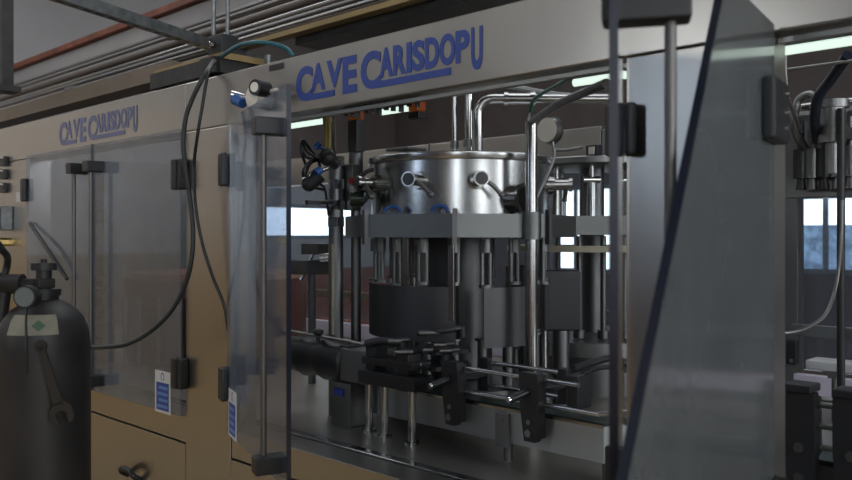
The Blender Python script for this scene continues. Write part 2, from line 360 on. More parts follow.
# ---- doors
def sticker(parent, o, u, n, s0):
    """blue-and-white notice stuck on a pane: origin o, along u, outward n"""
    def q(a, z, d): v = o+u*a+n*d; return Vector((v.x, v.y, z))
    z0, z1, w = .812, .975, .12
    s = MB().prism([q(s0, z0, .006), q(s0+w, z0, .006), q(s0+w, z1, .006), q(s0, z1, .006)], n*.0012).build('notice_sticker', white, parent, smooth=False)
    return s, lambda a, b_, z2, z3, d: [q(s0+a, z2, d), q(s0+b_, z2, d), q(s0+b_, z3, d), q(s0+a, z3, d)]
def door(hx, ang, w, flip, mat, slant=None, bars=True, notice=False, off=.05, la=.08, lz=1.80, zt=1.905):
    """ang: direction of the leaf from its hinge (world, radians); outward side = flip * left normal"""
    o = Vector((hx, -.012, 0)); u = Vector((math.cos(ang), math.sin(ang), 0)); n = Vector((-u.y, u.x, 0))*flip
    def q(a, z, d=0): v = o+u*a+n*d; return Vector((v.x, v.y, z))
    zb = ZS+.004
    if slant: poly = [q(.006, zb), q(slant[0], zb), q(slant[1], zt), q(.006, zt)]
    else: poly = [q(.006, zb), q(w, zb), q(w, zt), q(.006, zt)]
    D = MB().prism(poly, n*.006).build('door', mat, enc, smooth=False)
    a, c = (poly[1], poly[2]); e = u*.006
    MB().prism([a-n*.003, a+e-n*.003, c+e-n*.003, c-n*.003], n*.012).build('pane_edge', edge, D, smooth=False)
    for z in (1.732, .982):
        hgm = MB(); R = Matrix.Translation(o+Vector((0, 0, z))) @ Matrix.Rotation(ang, 4, 'Z')
        s_ = -1 if (Matrix.Rotation(ang, 4, 'Z') @ Vector((0, 1, 0))).dot(n) < 0 else 1
        y0, y1 = sorted((.0065*s_, .032*s_)); hgm.box((-.004, y0, -.058), (.12 if slant else .034, y1, .058), .008, R)
        R2 = Matrix.Translation(o+Vector((0, 0, z)))
        x0, x1 = sorted((0.004*(1 if math.cos(ang) < 0 else -1), .03*(1 if math.cos(ang) < 0 else -1)))
        if hx == -.955: x0, x1 = .0, .03
        if slant: x0, x1 = 0, .012
        hgm.box((x0, -.026, -.058), (x1, .0115, .058), .008, R2)
        hg = hgm.build('hinge', black, D)
        if slant:
            for dz in (-.03, .0, .035): MB().cyl(q(.018, z+dz, .032), q(.018, z+dz, .036), .006, n=10).build('hinge_screw', chrome, hg)
    if bars:
        a = w-la
        for z in (lz, .875):
            R = Matrix.Translation(o+Vector((0, 0, z))) @ Matrix.Rotation(ang, 4, 'Z')
            s_ = -1 if (Matrix.Rotation(ang, 4, 'Z') @ Vector((0, 1, 0))).dot(n) < 0 else 1
            y0, y1 = sorted((-.008*s_-(off-.05)*.3*s_, (off+.028)*s_)); MB().box((a-.026, y0, -.024), (a+.026, y1, .024), .005, R).build('lock_block', black, D)
        MB().cyl(q(a, .90, off), q(a, lz-.024, off), .0085).build('handle_bar', bar_m, D)
    if notice:
        s, rect = sticker(D, o, u, n, notice); w2 = .12
        MB().prism(rect(.012, w2-.012, .822, .930, .0073), n*.0006).build('blue_panel', blue, s, smooth=False)
        l = MB()
        for k in range(4): l.prism(rect(.02, w2-.02-(.01*(k % 2)), .832+k*.024, .844+k*.024, .008), n*.0004)
        l.build('text_line', palebl, s, smooth=False)
        cc = rect(.06, .06, .952, .952, .0073)[0]
        ri = MB()
        for k in range(16):
            t0, t1 = 2*PI*k/16, 2*PI*(k+1)/16
            f = lambda t, r: cc+u*(math.cos(t)*r*.8)+Vector((0, 0, math.sin(t)*r))
            if 11 <= k <= 12: continue
            ri.prism([f(t0, .012), f(t1, .012), f(t1, .017), f(t0, .017)], n*.0005)
        ri.build('notice_emblem', blue, s, smooth=False)
    return D
door(-4.364, 0, .757, -1, poly_old)
door(-2.838, PI, .757, 1, poly_old, notice=.075)
door(-2.523, math.atan2(-.352, .936), .772, -1, poly, notice=.04)
door(-.957, math.atan2(-.868, .497), .772, 1, poly, off=.078, la=.115, lz=1.825)
door(-.630, math.atan2(-.9853, .1706), .76, 1, poly_haz, slant=(1.047, .360), bars=False)

# ================================================================ FILLER
C = Vector((-2.2, .846, 0)); tocam = Vector((.666, -.746, 0)); A0 = math.atan2(-.746, .666)
fil = thing('rotary_filler', 'round stainless filling bowl with ports and hanging valve tubes in middle doorway', 'filling machine', (C.x, C.y, .806))
def pol(a, r, z, c=C): t = A0+math.radians(a); return Vector((c.x+r*math.cos(t), c.y+r*math.sin(t), z))   # a: degrees to the right seen from the camera side
MB().lathe(C, [(.0, 1.52), (.31, 1.52), (.345, 1.545), (.35, 1.57), (.35, 1.775)], 72).build('bowl', steel_bowl, fil)
MB().lathe(C, [(.35, 1.775), (.362, 1.777), (.366, 1.784), (.366, 1.799), (.36, 1.804), (.33, 1.806), (.12, 1.815), (0, 1.815)], 72).build('lid', steel_bowl, fil)
for a in (-60, -24, 10, 84, 120, 156, 192, 228, 264):
    d = (pol(a, 1, 0)-C).normalized(); base = pol(a, .345, 1.70)
    m = MB().cyl(base, base+d*.03, .034, .03, n=20).cyl(base+d*.03, base+d*.085, .021, n=18).cyl(base+d*.085, base+d*.098, .027, n=18)
    pt = m.build('port', steel_pol, fil)
    MB().cyl(base+d*.0982, base+d*.101, .022, n=18).build('port_cap', guard_m, pt)
    sidew = Vector((-d.y, d.x, 0))
    MB().tube([base+d*.07, base+d*.075+sidew*.04+Vector((0, 0, -.02)), base+d*.07+sidew*.075+Vector((0, 0, -.055))], .008).sph(base+d*.07+sidew*.075+Vector((0, 0, -.055)), .011).build('port_lever', steel_grey, pt)
a = 33; base = pol(a, .335, 1.635); d = (pol(a+22, 1, 0)-C).normalized()
sg = MB().cyl(base, base+d*.05, .05, n=28).cyl(base+d*.05, base+d*.062, .056, n=28).build('sight_port', steel_pol, fil)
MB().cyl(base+d*.0621, base+d*.064, .043, n=28).build('sight_glass', black, sg)
p = P(406, 151.5, 3.13); MB().box(p+Vector((-.06, -.05, 0)), p+Vector((.06, .05, .012)), .004).cyl(p+Vector((0, 0, 0)), (p.x, p.y, 1.806), .01).build('lid_clamp', steel_dark, fil)
p = P(430, 150, 3.13); MB().cyl((p.x, p.y, 1.812), (p.x, p.y, 1.85), .006).build('lid_pin', steel_dark, fil)
# octagonal ring carried by four poles
def ngon_ring(c, R, z0, z1, th, n, a0):
    b = MB()
    for k in range(n):
        a, a1 = a0+360*k/n, a0+360*(k+1)/n
        q = [pol(a, R, z0, c), pol(a1, R, z0, c), pol(a1, R-th, z0, c), pol(a, R-th, z0, c)]
        b.prism(q, (0, 0, z1-z0))
    return b
ngon_ring(C, .46, 1.495, 1.578, .03, 8, -47).build('support_ring', ring_steel, fil, smooth=False)
for a in (-47, -2, 43):
    jt = MB(); d = (pol(a, 1, 0)-C).normalized(); s_ = Vector((-d.y, d.x, 0)); q = pol(a, .455, 1.47)
    jt.prism([q-s_*.008, q+s_*.008, q+s_*.008+d*.02, q-s_*.008+d*.02], (0, 0, .125)); jt.build('ring_joint', steel_dark, fil, smooth=False)
pole_xy = [(-1.772, .748), (-2.60, .98), (-2.10, 1.27)]
for i, (x, y) in enumerate(pole_xy):
    zt = 1.905 if i == 0 else 1.80
    po = MB().cyl((x, y, .806), (x, y, zt), .022, n=24).cyl((x, y, zt), (x, y, zt+.03), .022, .012, n=24).build('pole', steel_pol, fil)
    MB().cyl((x, y, 1.488), (x, y, 1.585), .036, n=24).build('pole_collar', ring_steel, po)
    MB().cyl((x, y, .806), (x, y, .835), .04, n=24).build('pole_foot', steel_dark, po)
for k, a in enumerate((-37, -10)):
    q = pol(a, .40, 1.585); m = MB()
    for j in range(10):
        t = PI*j/9; 
    m.tube([q+RT*.028*math.cos(t)+Vector((0, 0, .022*math.sin(t))) for t in [PI*j/8 for j in range(9)]], .007, sub=2)
    m.cyl(q, q+Vector((0, 0, -.05)), .006).build('blue_fitting', bluep, fil)
# filling valves
for k in range(18):
    a = -170+20*k+4; q = pol(a, .335, 0); q2 = pol(a+5, .335, 0); r = pol(a+2.5, .335, 0)
    lo = 1.335 if k % 3 else 1.325
    v = MB().cyl((q.x, q.y, lo), (q.x, q.y, 1.52), .0085, n=12).cyl((q2.x, q2.y, lo), (q2.x, q2.y, 1.52), .0085, n=12)
    v.cyl((r.x, r.y, lo-.012), (r.x, r.y, lo), .026, n=16).cyl((r.x, r.y, 1.44), (r.x, r.y, 1.49), .02, n=14)
    v.build('filling_valve', ring_steel, fil)
MB().cyl(C+Vector((0, 0, .95)), C+Vector((0, 0, 1.52)), .13, n=40).build('centre_column', guard_m, fil)
g = MB().lathe(C, [(.352, 1.12), (.36, 1.12), (.36, 1.318), (.352, 1.318), (.352, 1.12)], 24, A0+math.radians(-82), A0+math.radians(-2)); g.build('splash_guard', guard_m, fil)
g = MB().lathe(C, [(.352, 1.10), (.36, 1.10), (.36, 1.315), (.352, 1.315), (.352, 1.10)], 16, A0+math.radians(14), A0+math.radians(42)); g.build('splash_guard', guard_m, fil)
for k in range(18):
    q = pol(-170+20*k+6.5, .30, 0); MB().cyl((q.x, q.y, .945), (q.x, q.y, 1.12), .02, n=14).cyl((q.x, q.y, 1.12), (q.x, q.y, 1.128), .03, n=16).build('bottle_lift', steel_dark, fil)
MB().lathe(C, [(0, .92), (.37, .92), (.37, .945), (0, .945)], 60).build('lift_table', steel_dark, fil)
MB().lathe(C, [(0, .806), (.29, .806), (.27, .92), (0, .92)], 48).build('base_drum', steel_dark, fil)
q = P(451.5, 280, 2.86); MB().box(q+Vector((-.012, -.004, -.14)), q+Vector((.012, .004, .12)), .002).build('valve_bar', steel_pol, fil, smooth=False)
# dial gauge and tie bar at the pole's head
q = P(547, 130, 3.02); dv_ = (RT*.72+FW*.69); m = MB().cyl(q, q+dv_*.03, .046, n=32).cyl(q+dv_*.03, q+dv_*.045, .052, .04, n=32).tube([q+RT*.02+Vector((0, 0, -.04)), q+RT*.02+Vector((0, 0, -.12)), Vector((-1.83, .80, 1.57))], .006)
dg = m.build('dial_gauge', steel_grey, fil)
MB().cyl(q-dv_*.0005, q-dv_*.003, .044, n=32).build('dial_face', discwh, dg)
MB().tube([(-1.772, .748, 1.905), (-1.40, .38, 1.885), (-1.075, .115, 1.868)], .012, sub=1).build('tie_bar', steel_dark, fil)

# ================================================================ CAPPER (second turret)
K = Vector((-2.10, 1.66, 0))
cap = thing('capping_turret', 'smaller capping turret with chrome heads and cream disc, behind filler bowl and tall pole', 'capping machine', (K.x, K.y, .806))
MB().lathe(K, [(0, 1.81), (.27, 1.81), (.28, 1.818), (.28, 1.84), (.27, 1.846), (0, 1.85)], 60).build('top_plate', steel_grey, cap)
MB().cyl(K+Vector((0, 0, 1.06)), K+Vector((0, 0, 1.81)), .05, n=28).build('centre_shaft', steel_dark, cap)
for k in range(8):
    q = pol(-11+45*k, .22, 0, K); hd_ = MB().cyl((q.x, q.y, 1.585), (q.x, q.y, 1.73), .022, n=18).cyl((q.x, q.y, 1.73), (q.x, q.y, 1.81), .012, n=12).cyl((q.x, q.y, 1.56), (q.x, q.y, 1.585), .027, n=18).build('capping_head', steel_pol, cap)
    MB().cyl(q-RT*.036+Vector((0, 0, 1.745)), q+RT*.036+Vector((0, 0, 1.745)), .016, n=14).build('cam_roller', chrome, hd_)
q = P(594, 152, 3.6); rb = MB().box(q+Vector((-.03, -.02, -.02)), q+Vector((.03, .02, .03)), .005).build('sensor_block', black, cap)
MB().box(q+Vector((-.012, -.026, -.012)), q+Vector((.016, -.0205, .02))).build('sensor_face', discwh, rb, smooth=False)
q = P(566, 150, 3.5); MB().tube([q-RT*.06, q+RT*.0, q+RT*.07+Vector((0, 0, .012))], .007, sub=2).build('top_lever', steel_dark, cap)
ngon_ring(K, .36, 1.505, 1.585, .03, 8, -22).build('support_ring', ring_steel, cap, smooth=False)
MB().lathe(K, [(.25, 1.432), (.395, 1.432), (.395, 1.457), (.25, 1.457), (.25, 1.432)], 56).build('guide_disc', cream, cap)
for a in (-60, 60, 180):
    q = pol(a, .345, 0, K); MB().cyl((q.x, q.y, 1.055), (q.x, q.y, 1.81), .014, n=16).build('ring_post', steel_dark, cap)
for a in (-25, 2, 28, 100, 140, 220, 260):
    q = pol(a, .22, 0, K); MB().cyl((q.x, q.y, 1.055), (q.x, q.y, 1.50), .013, n=14).cyl((q.x, q.y, 1.055), (q.x, q.y, 1.09), .026, n=16).build('plunger', steel_dark, cap)
MB().lathe(K, [(0, .99), (.37, .99), (.37, 1.05), (0, 1.05)], 56).build('turret_table', steel_grey, cap)
MB().lathe(K, [(0, .806), (.26, .806), (.26, .99), (0, .99)], 48).build('turret_base', steel_dark, cap)
# two black gear motors between filler and capper
for (x, y0, y1, t, w, lab) in ((561, 270, 330, 3.36, .15, 'wide black motor box on a post, right of the tall pole'), (515, 265, 312, 3.80, .085, 'narrow black motor box on a post, left of the tall pole')):
    a, c_ = P(x, y0, t), P(x, y1, t); g = thing('motor_box', lab, 'motor', (a.x, a.y, .806), 'black motor boxes')
    R = Matrix.Translation((a.x, a.y, 0)) @ Matrix.Rotation(math.atan2(RT.y, RT.x), 4, 'Z')
    MB().box((-w/2, -.035, c_.z), (w/2, .035, a.z), .008, R).build('box_body', black, g)
    MB().box((-w/2+.02, -.037, c_.z+.05), (w/2-.02, -.0352, a.z-.03), .0, R).build('box_cover', blackm, g, smooth=False)
    MB().cyl((a.x, a.y, .806), (a.x, a.y, c_.z), .034 if w > .1 else .024, n=18).build('motor_post', steel_dark, g)

# ================================================================ CONVEYOR
con = thing('bottle_conveyor', 'steel bottle conveyor with chrome guide rods and black brackets in front of the filler', 'conveyor', (-1.75, .44, .806))
xa, xb = -2.2, -1.247; y0, y1 = .38, .50; dt = Vector((.5, .866, 0))
def side(name, z0, z1, yy, off, mat):
    e = Vector((xb, yy, 0)); f = e+dt*.42; n = Vector((0, 1, 0))*off
    b = MB().prism([Vector((xa, yy, z0)), Vector((xb, yy, z0)), Vector((xb, yy, z1)), Vector((xa, yy, z1))], (0, .004, 0))
    b.prism([Vector((e.x, e.y, z0)), Vector((f.x, f.y, z0)), Vector((f.x, f.y, z1)), Vector((e.x, e.y, z1))], (-.0035, .002, 0))
    return b.build(name, mat, con, smooth=False)
side('side_plate', .866, .968, y0, 0, steel_cool); side('side_plate', .866, .968, y1-.004, 0, steel_dark)
MB().box((xa, y0-.003, .964), (xb, y0+.001, .972)).build('edge_trim', steel_pol, con, smooth=False)
beltm = plain('dark_green_belt', (.02, .035, .03), .35)
MB().box((xa, y0+.006, .945), (xb, y1-.006, .976)).prism([(xb, y0+.006, .945), (xb+.2, .73, .945), (xb+.08, .79, .945), (xb, y1-.006, .945)], (0, 0, .031)).build('chain_belt', beltm, con, smooth=False)
for yy, z, x0, x1 in ((.36, 1.079, -1.735, -1.315), (.36, 1.006, -1.74, -1.25), (.50, 1.08, -1.745, -1.46), (.50, 1.005, -1.75, -1.45)):
    b = MB().cyl((x0, yy, z), (x1, yy, z), .0075, n=14)
    if yy < .4 and z < 1.05: b.cyl((x1, yy, z), (x1+.11, yy+.19, z), .0075, n=14)
    b.build('guide_rod', chrome, con)
for X in (-1.775, -1.463):
    w0, w1 = .036, .021; yb = .322
    b = MB().prism([(X-w0, yb, 1.10), (X+w0-.006, yb, 1.10), (X+w0, yb, 1.02), (X+w1, yb, .90), (X-w1+.004, yb, .90), (X-w0+.004, yb, 1.0)], (0, .03, 0))
    b.box((X-.028, .34, .995), (X+.028, .374, 1.095), .006).box((X-.018, .352, .905), (X+.018, .379, .99)).box((X-.014, .35, 1.035), (X+.014, .515, 1.05), .004).box((X-.018, .49, .985), (X+.018, .515, 1.095), .005)
    br = b.build('guide_bracket', black, con)
    MB().cyl((X, .321, .925), (X, .316, .925), .011, n=14).build('bracket_bolt', steel_grey, br); MB().cyl((X+.002, .321, .958), (X+.002, .317, .958), .008, n=14).build('bracket_bolt', steel_grey, br)
    kb = MB().cyl((X-.005, .322, 1.045), (X-.02, .262, 1.03), .012, n=16).build('clamp_knob', blackm, br)
    MB().cyl((X-.02, .262, 1.03), (X-.0222, .253, 1.028), .009, n=14).build('knob_tip', chrome, br)
b = MB().box((-1.625, .366, .852), (-1.575, .379, .958), .002); lb = b.build('leg_bracket', steel_grey, con, smooth=False)
MB().cyl((-1.603, .366, .935), (-1.603, .362, .935), .011, n=16).build('bracket_bolt', steel_grey, lb)
for x_, y_ in ((-1.60, .40), (-1.26, .42)): MB().cyl((x_, y_, .806), (x_, y_, .866), .014).build('support_leg', steel_dark, con)
# infeed block on three legs
fr = MB().box((-2.165, .275, .992), (-1.885, .365, 1.04), .006).box((-2.15, .28, 1.06), (-1.90, .36, 1.085), .004).box((-2.14, .29, 1.04), (-2.09, .35, 1.12), .005).box((-1.985, .29, 1.04), (-1.93, .35, 1.11), .005)
inf = fr.build('infeed_block', blackm, con)
for x, yb_ in ((369, 431), (384.5, 437), (412, 444)):
    q = P(x, yb_, .694*828/(yb_-236)); l = MB().cyl((q.x, q.y, .806), (q.x, q.y, .995), .0145, n=18); l.cyl((q.x, q.y, .806), (q.x, q.y, .814), .026, n=18); l.build('support_leg', steel_pol, con)
for (x, y, w_) in ((404, 352, .03), (395, 341, .022), (430, 333, .035), (440, 345, .02), (428, 350, .016), (446, 351, .02), (416, 365, .02)):
    q = P(x, y, 2.72); MB().cyl(q+Vector((0, .06, 0)), q, .009, n=12).cyl(q-RT*w_, q+RT*w_, .008, n=12).build('clamp_pin', steel_dark, inf)
MB().tube([P(418, 333, 2.75), P(440, 331, 2.72), P(460, 328, 2.75)], .011, sub=3).cyl(P(462, 326, 2.76), P(462, 337, 2.76), .012).build('guide_lever', blackm, con)
MB().tube([P(366, 344, 2.86), P(380, 341, 2.84), P(399, 343, 2.8)], .014, sub=3).build('guide_lever', blackm, con)
sw = MB(); cs = Vector((-1.955, .485, 0))
for z in (1.045, 1.10):
    pts = []
    for k in range(48):
        r = .10-.022*max(0, math.cos(k*2*PI/48*8)); pts.append((cs.x+r*math.cos(2*PI*k/48), cs.y+r*math.sin(2*PI*k/48), z))
    sw.prism(pts, (0, 0, .014))
sw.cyl(cs+Vector((0, 0, .99)), cs+Vector((0, 0, 1.13)), .025); sw.build('star_wheel', black, con)
# outlet end: black stop and curved arm
q = PY(574, 385, .40)
MB().box(q+Vector((-.02, -.01, -.07)), q+Vector((.02, .06, .03)), .005).tube([q+Vector((0, .02, .02)), q+RT*.05+Vector((0, .02, .045)), q+RT*.10+Vector((0, .02, .05)), q+RT*.14+Vector((0, .02, .04))], .008, sub=3).build('outlet_stop', blackm, con)
q = PY(585, 362, .55); MB().tube([q-RT*.03+Vector((0, 0, -.02)), q+RT*.03, q+RT*.09+Vector((0, 0, .012)), q+RT*.15+Vector((0, 0, -.02))], .012, sub=4).build('outlet_arm', black, con)
# right-hand conveyor seen through the right-hand doorway
co2 = thing('bottle_conveyor', 'second bottle conveyor with black brackets at the lower right corner, past the right post', 'conveyor', (-.5, .5, .806))
Yc = .46
MB().box((-.86, Yc, .83), (.6, Yc+.14, .95)).build('side_plate', steel_dark, co2, smooth=False)
MB().box((-.86, Yc+.01, .95), (.6, Yc+.13, .962)).build('chain_belt', beltm, co2, smooth=False)
for z, yy in ((1.10, Yc-.02), (1.05, Yc-.02), (1.0, Yc-.02), (1.08, Yc+.16)):
    MB().cyl((-.9, yy, z), (.6, yy, z), .0075, n=14).build('guide_rod', steel_grey, co2)
for xpx, w in ((799, .036), (851, .04)):
    X = PY(xpx, 430, Yc-.06).x
    b = MB().prism([(X-w, Yc-.06, 1.13), (X+w*.9, Yc-.06, 1.13), (X+w, Yc-.06, 1.0), (X+w*.6, Yc-.06, .85), (X-w*.6, Yc-.06, .85), (X-w, Yc-.06, 1.0)], (0, .034, 0))
    b.box((X-.035, Yc-.035, .98), (X+.035, Yc-.004, 1.12), .006).box((X-.04, Yc-.07, 1.13), (X+.03, Yc+.0, 1.15), .005).box((X-.02, Yc-.03, .9), (X+.02, Yc, .98))
    br = b.build('guide_bracket', black, co2)
    for z in (.93, 1.0): MB().cyl((X, Yc-.06, z), (X, Yc-.066, z), .012, n=14).build('bracket_bolt', steel_dark, br)
for X in (-.8, .2): MB().cyl((X, Yc+.07, .806), (X, Yc+.07, .83), .02).build('support_leg', steel_dark, co2)

# ================================================================ FEED MOTOR, VALVE COLUMN, ACTUATOR
q = PY(333, 360, .33); Zm = 1.035
mot = thing('feed_motor', 'dark ribbed feed drum with grey end plate at the left end of the conveyor', 'motor', (q.x-.15, .37, .806))
xs = -2.32
prof = [(0, 0), (.06, 0), (.07, .01), (.072, .10), (.08, .125), (.072, .15), (.07, .22), (.079, .25), (.07, .275), (.065, .40), (0, .40)]
M = Matrix.Translation((xs, .385, Zm)) @ Matrix.Rotation(-PI/2, 4, 'Y')
MB().lathe((0, 0, 0), prof, 40).build('motor_body', blackm, mot, M=M)
ep = MB().box((xs+.002, .325, .975), (-2.172, .345, 1.093), .004).box((xs+.002, .345, 1.07), (-2.172, .46, 1.09)).build('end_plate', steel_grey, mot)
MB().box((xs-.03, .345, .97), (xs+.02, .45, 1.10), .006).build('gear_case', blackm, mot)
MB().box((xs-.06, .335, .806), (xs+.05, .43, .965), .004).build('motor_stand', steel_grey, mot)
MB().box((xs-.04, .331, .918), (xs+.015, .3345, .943)).build('blue_tag', blue, mot, smooth=False)
b = MB()
b.cyl((xs-.36, .34, 1.13), (xs+.12, .34, 1.115), .006).build('top_rail', steel_pol, mot)
q = PY(318, 332, .345); MB().sph(q, .022, sc=(1, 1, .6)).cyl(q, (q.x, q.y, 1.10), .008).build('top_knob', black, mot)
# valve column
V = PY(336, 236, .45); V.z = 0
vc = thing('valve_tower', 'tall steel valve column with hose loops and fittings, left of filler bowl', 'valve column', (V.x, V.y, .806))
MB().cyl(V+Vector((0, 0, .806)), V+Vector((0, 0, 1.79)), .029, n=28).build('column', steel_grey, vc)
q = V+Vector((.77, -.64, 0))*.027-RT*.012; MB().cyl(q+Vector((0, 0, 1.12)), q+Vector((0, 0, 1.47)), .006).build('column_strip', cream, vc)
w = V+RT*.075+FW*.03
MB().cyl(w+Vector((0, 0, .806)), w+Vector((0, 0, 1.70)), .02, n=24).cyl(w+Vector((0, 0, 1.70)), w+Vector((0, 0, 1.83)), .028, n=24).sph(w+Vector((0, 0, 1.83)), .028).build('side_column', steel_dark, vc)
for z, r in ((1.62, .036), (1.70, .033), (1.555, .034), (1.79, .035)):
    MB().cyl(V+Vector((0, 0, z-.018)), V+Vector((0, 0, z+.018)), r, n=6).build('column_nut', steel_pol, vc)
vb = MB().box(w+Vector((-.02, -.05, 1.60)), w+Vector((.035, -.0, 1.78)), .006).build('valve_block', steel_grey, vc)
q = P(353, 181, 3.16); MB().box(q-Vector((.012, .012, .01)), q+Vector((.012, .005, .01))).build('red_tag', red, vb, smooth=False)
q = P(354, 190, 3.15); MB().box(q-Vector((.01, .012, .014)), q+Vector((.01, .005, .014))).build('white_tag', white, vb, smooth=False)
q = P(356, 199, 3.15); MB().cyl(q-RT*.02, q+RT*.03, .028, n=20).build('green_valve', plain('dull_green', (.05, .07, .05), .4, .5), vb)
a, c_ = P(358, 186, 3.16), P(391, 184.5, 3.08); MB().cyl(a, c_, .018, n=18).cyl(P(362, 186, 3.15), P(374, 185.5, 3.13), .027, n=18).build('feed_pipe', steel_pol, vc)
q = P(366, 172, 3.1); MB().tube([q-RT*.04+Vector((0, 0, -.04)), q, q+RT*.03+Vector((0, 0, .01))], .008, sub=2).build('valve_lever', blackm, vc)
q = P(368, 196, 3.1); MB().tube([q+Vector((0, 0, .03)), q, q-RT*.02+Vector((0, 0, -.025))], .009, sub=2).build('valve_lever', blackm, vc)
t = 3.0
can = MB().cyl(P(309, 184, t), P(320, 174, t), .028, n=18).sph(P(309, 184, t), .028).build('black_solenoid', black, vc)
MB().cyl(P(302, 179, t-.02), P(328, 168, t), .008, n=14).build('air_nipple', steel_pol, vc)
MB().cyl(P(316, 173, t-.04), P(321, 169, t-.03), .014, n=12).build('blue_fitting', bluep, vc)
MB().cyl(P(315, 148, t), P(320, 143, t), .012, n=12).cyl(P(318, 146, t), P(327, 152, t), .006).build('blue_fitting', bluep, vc)
MB().sph(P(327, 157, t), .03, sc=(1, 1, 1.1)).cyl(P(327, 157, t), V+Vector((0, 0, 1.77)), .016).build('black_manifold', black, vc)
for pts in (((327, 152), (312, 160), (303, 172), (308, 185), (325, 190)), ((326, 156), (308, 158), (301, 148), (303, 140), (308, 146), (318, 160), (320, 170)), ((325, 160), (314, 156), (306, 150), (302, 140), (301, 150), (306, 166)), ((322, 158), (310, 164), (306, 176), (312, 172))):
    MB().tube([P(x, y, t+.04*math.sin(i*2+pts[0][1])) for i, (x, y) in enumerate(pts)], .0055, n=8).build('air_hose', rubber, vc)
MB().tube([P(319, 183, t), P(325, 190, t+.05), V+Vector((-.02, -.02, 1.58))], .005, n=8).build('air_hose', rubber, vc)
MB().box(P(305, 204.5, 3.0), P(321, 200.5, 3.03), .002).build('sensor', blackm, vc)
MB().cyl(P(320, 202.5, 3.03), P(332, 201.5, 3.1), .009).build('sensor_stem', steel_grey, vc)
a_ = MB().tube([P(325, 152, 3.02), P(325.5, 135, 3.0), P(324, 112, 2.96)], .007, sub=3).tube([P(328.5, 150, 3.04), P(329, 135, 3.02), P(328, 112, 2.98)], .007, sub=3); a_.build('yellow_tube', yellow, vc)
MB().cyl(P(334, 158, 3.1), P(333, 112, 3.0), .008).build('chrome_tube', steel_pol, vc)
# small pneumatic actuator deeper in, left gap
act = thing('pneumatic_actuator', 'small pneumatic actuator with slanting chrome rod seen beside the open clear door', 'actuator', tuple(P(312, 300, 3.9).xy)+(.806,))
t = 3.9
MB().cyl(P(301, 280, t), P(316, 247, t), .011).build('actuator_rod', chrome, act)
MB().box(P(312, 252, t)-Vector((.06, .02, .012)), P(326, 246, t)+Vector((.02, .03, .012)), .004).build('arm', steel_dark, act)
MB().box(P(296, 270, t)-Vector((.02, .02, .02)), P(322, 262, t)+Vector((.02, .03, .01)), .006).build('actuator_body', steel_dark, act)
MB().cyl(P(320, 258, t-.05), P(331, 257, t-.05), .02, n=18).build('actuator_cap', chrome, act)
MB().cyl(P(312, 268, t), Vector((*P(312, 268, t).xy, .806)), .018).build('actuator_post', steel_dark, act)

# ================================================================ PIPEWORK OVER THE FILLER
pw = MB(); z = 2.03; a = P(478, 98, 3.2); a2 = Vector((a.x, a.y, 1.815))
pts = [a2, Vector((a.x, a.y, z-.06))]
for k in range(1, 7):
    t_ = PI/2*k/6; pts.append(Vector((a.x, a.y, z-.06))+RT*(.06-.06*math.cos(t_))+Vector((0, 0, .06*math.sin(t_))))
e = Vector((a.x, a.y, z))+RT*.50; pts.append(e)
pw.tube(pts, .0185, n=16, sub=1); o = pw.build('product_pipe', steel_pol); tag(o, 'polished steel elbow pipe rising from the bowl lid and turning right', 'pipe')
c0 = Vector((a.x, a.y, z))
f = MB().cyl(c0+RT*.10, c0+RT*.115, .026).cyl(c0+RT*.20, c0+RT*.22, .027).cyl(c0+RT*.115, c0+RT*.20, .022); f.build('pipe_union', steel_pol, o)
for x, r, lab in ((454.5, .010, 'thin steel pipe rising from the bowl lid through the beam, leftmost of the three'), (469, .017, 'thicker steel pipe rising from the bowl lid, directly left of the elbow')):
    q = P(x, 150, 3.3 if r < .012 else 3.25)
    b = MB().cyl((q.x, q.y, 1.808), (q.x, q.y, ZC), r, n=16)
    o = b.build('riser_pipe', steel_pol); tag(o, lab, 'pipe')
    MB().cyl((q.x, q.y, 1.85), (q.x, q.y, 1.88), r+.007).build('pipe_collar', steel_grey, o)
o = MB().tube([P(530, 113, 2.94), P(533, 101, 2.88), P(543, 93, 2.75), P(556, 86, 2.55), P(570, 77, 2.35), P(584, 66, 2.2)], .0065).build('air_hose', green)
tag(o, 'green air hose curving up from the tall pole to the beam', 'hose')
o = MB().tube([P(500, 84.5, 3.4), P(560, 95, 3.45), P(612, 97, 3.5)], .012, sub=3).build('steam_pipe', steel_grey); tag(o, 'dull pipe running level behind the elbow pipe union', 'pipe')
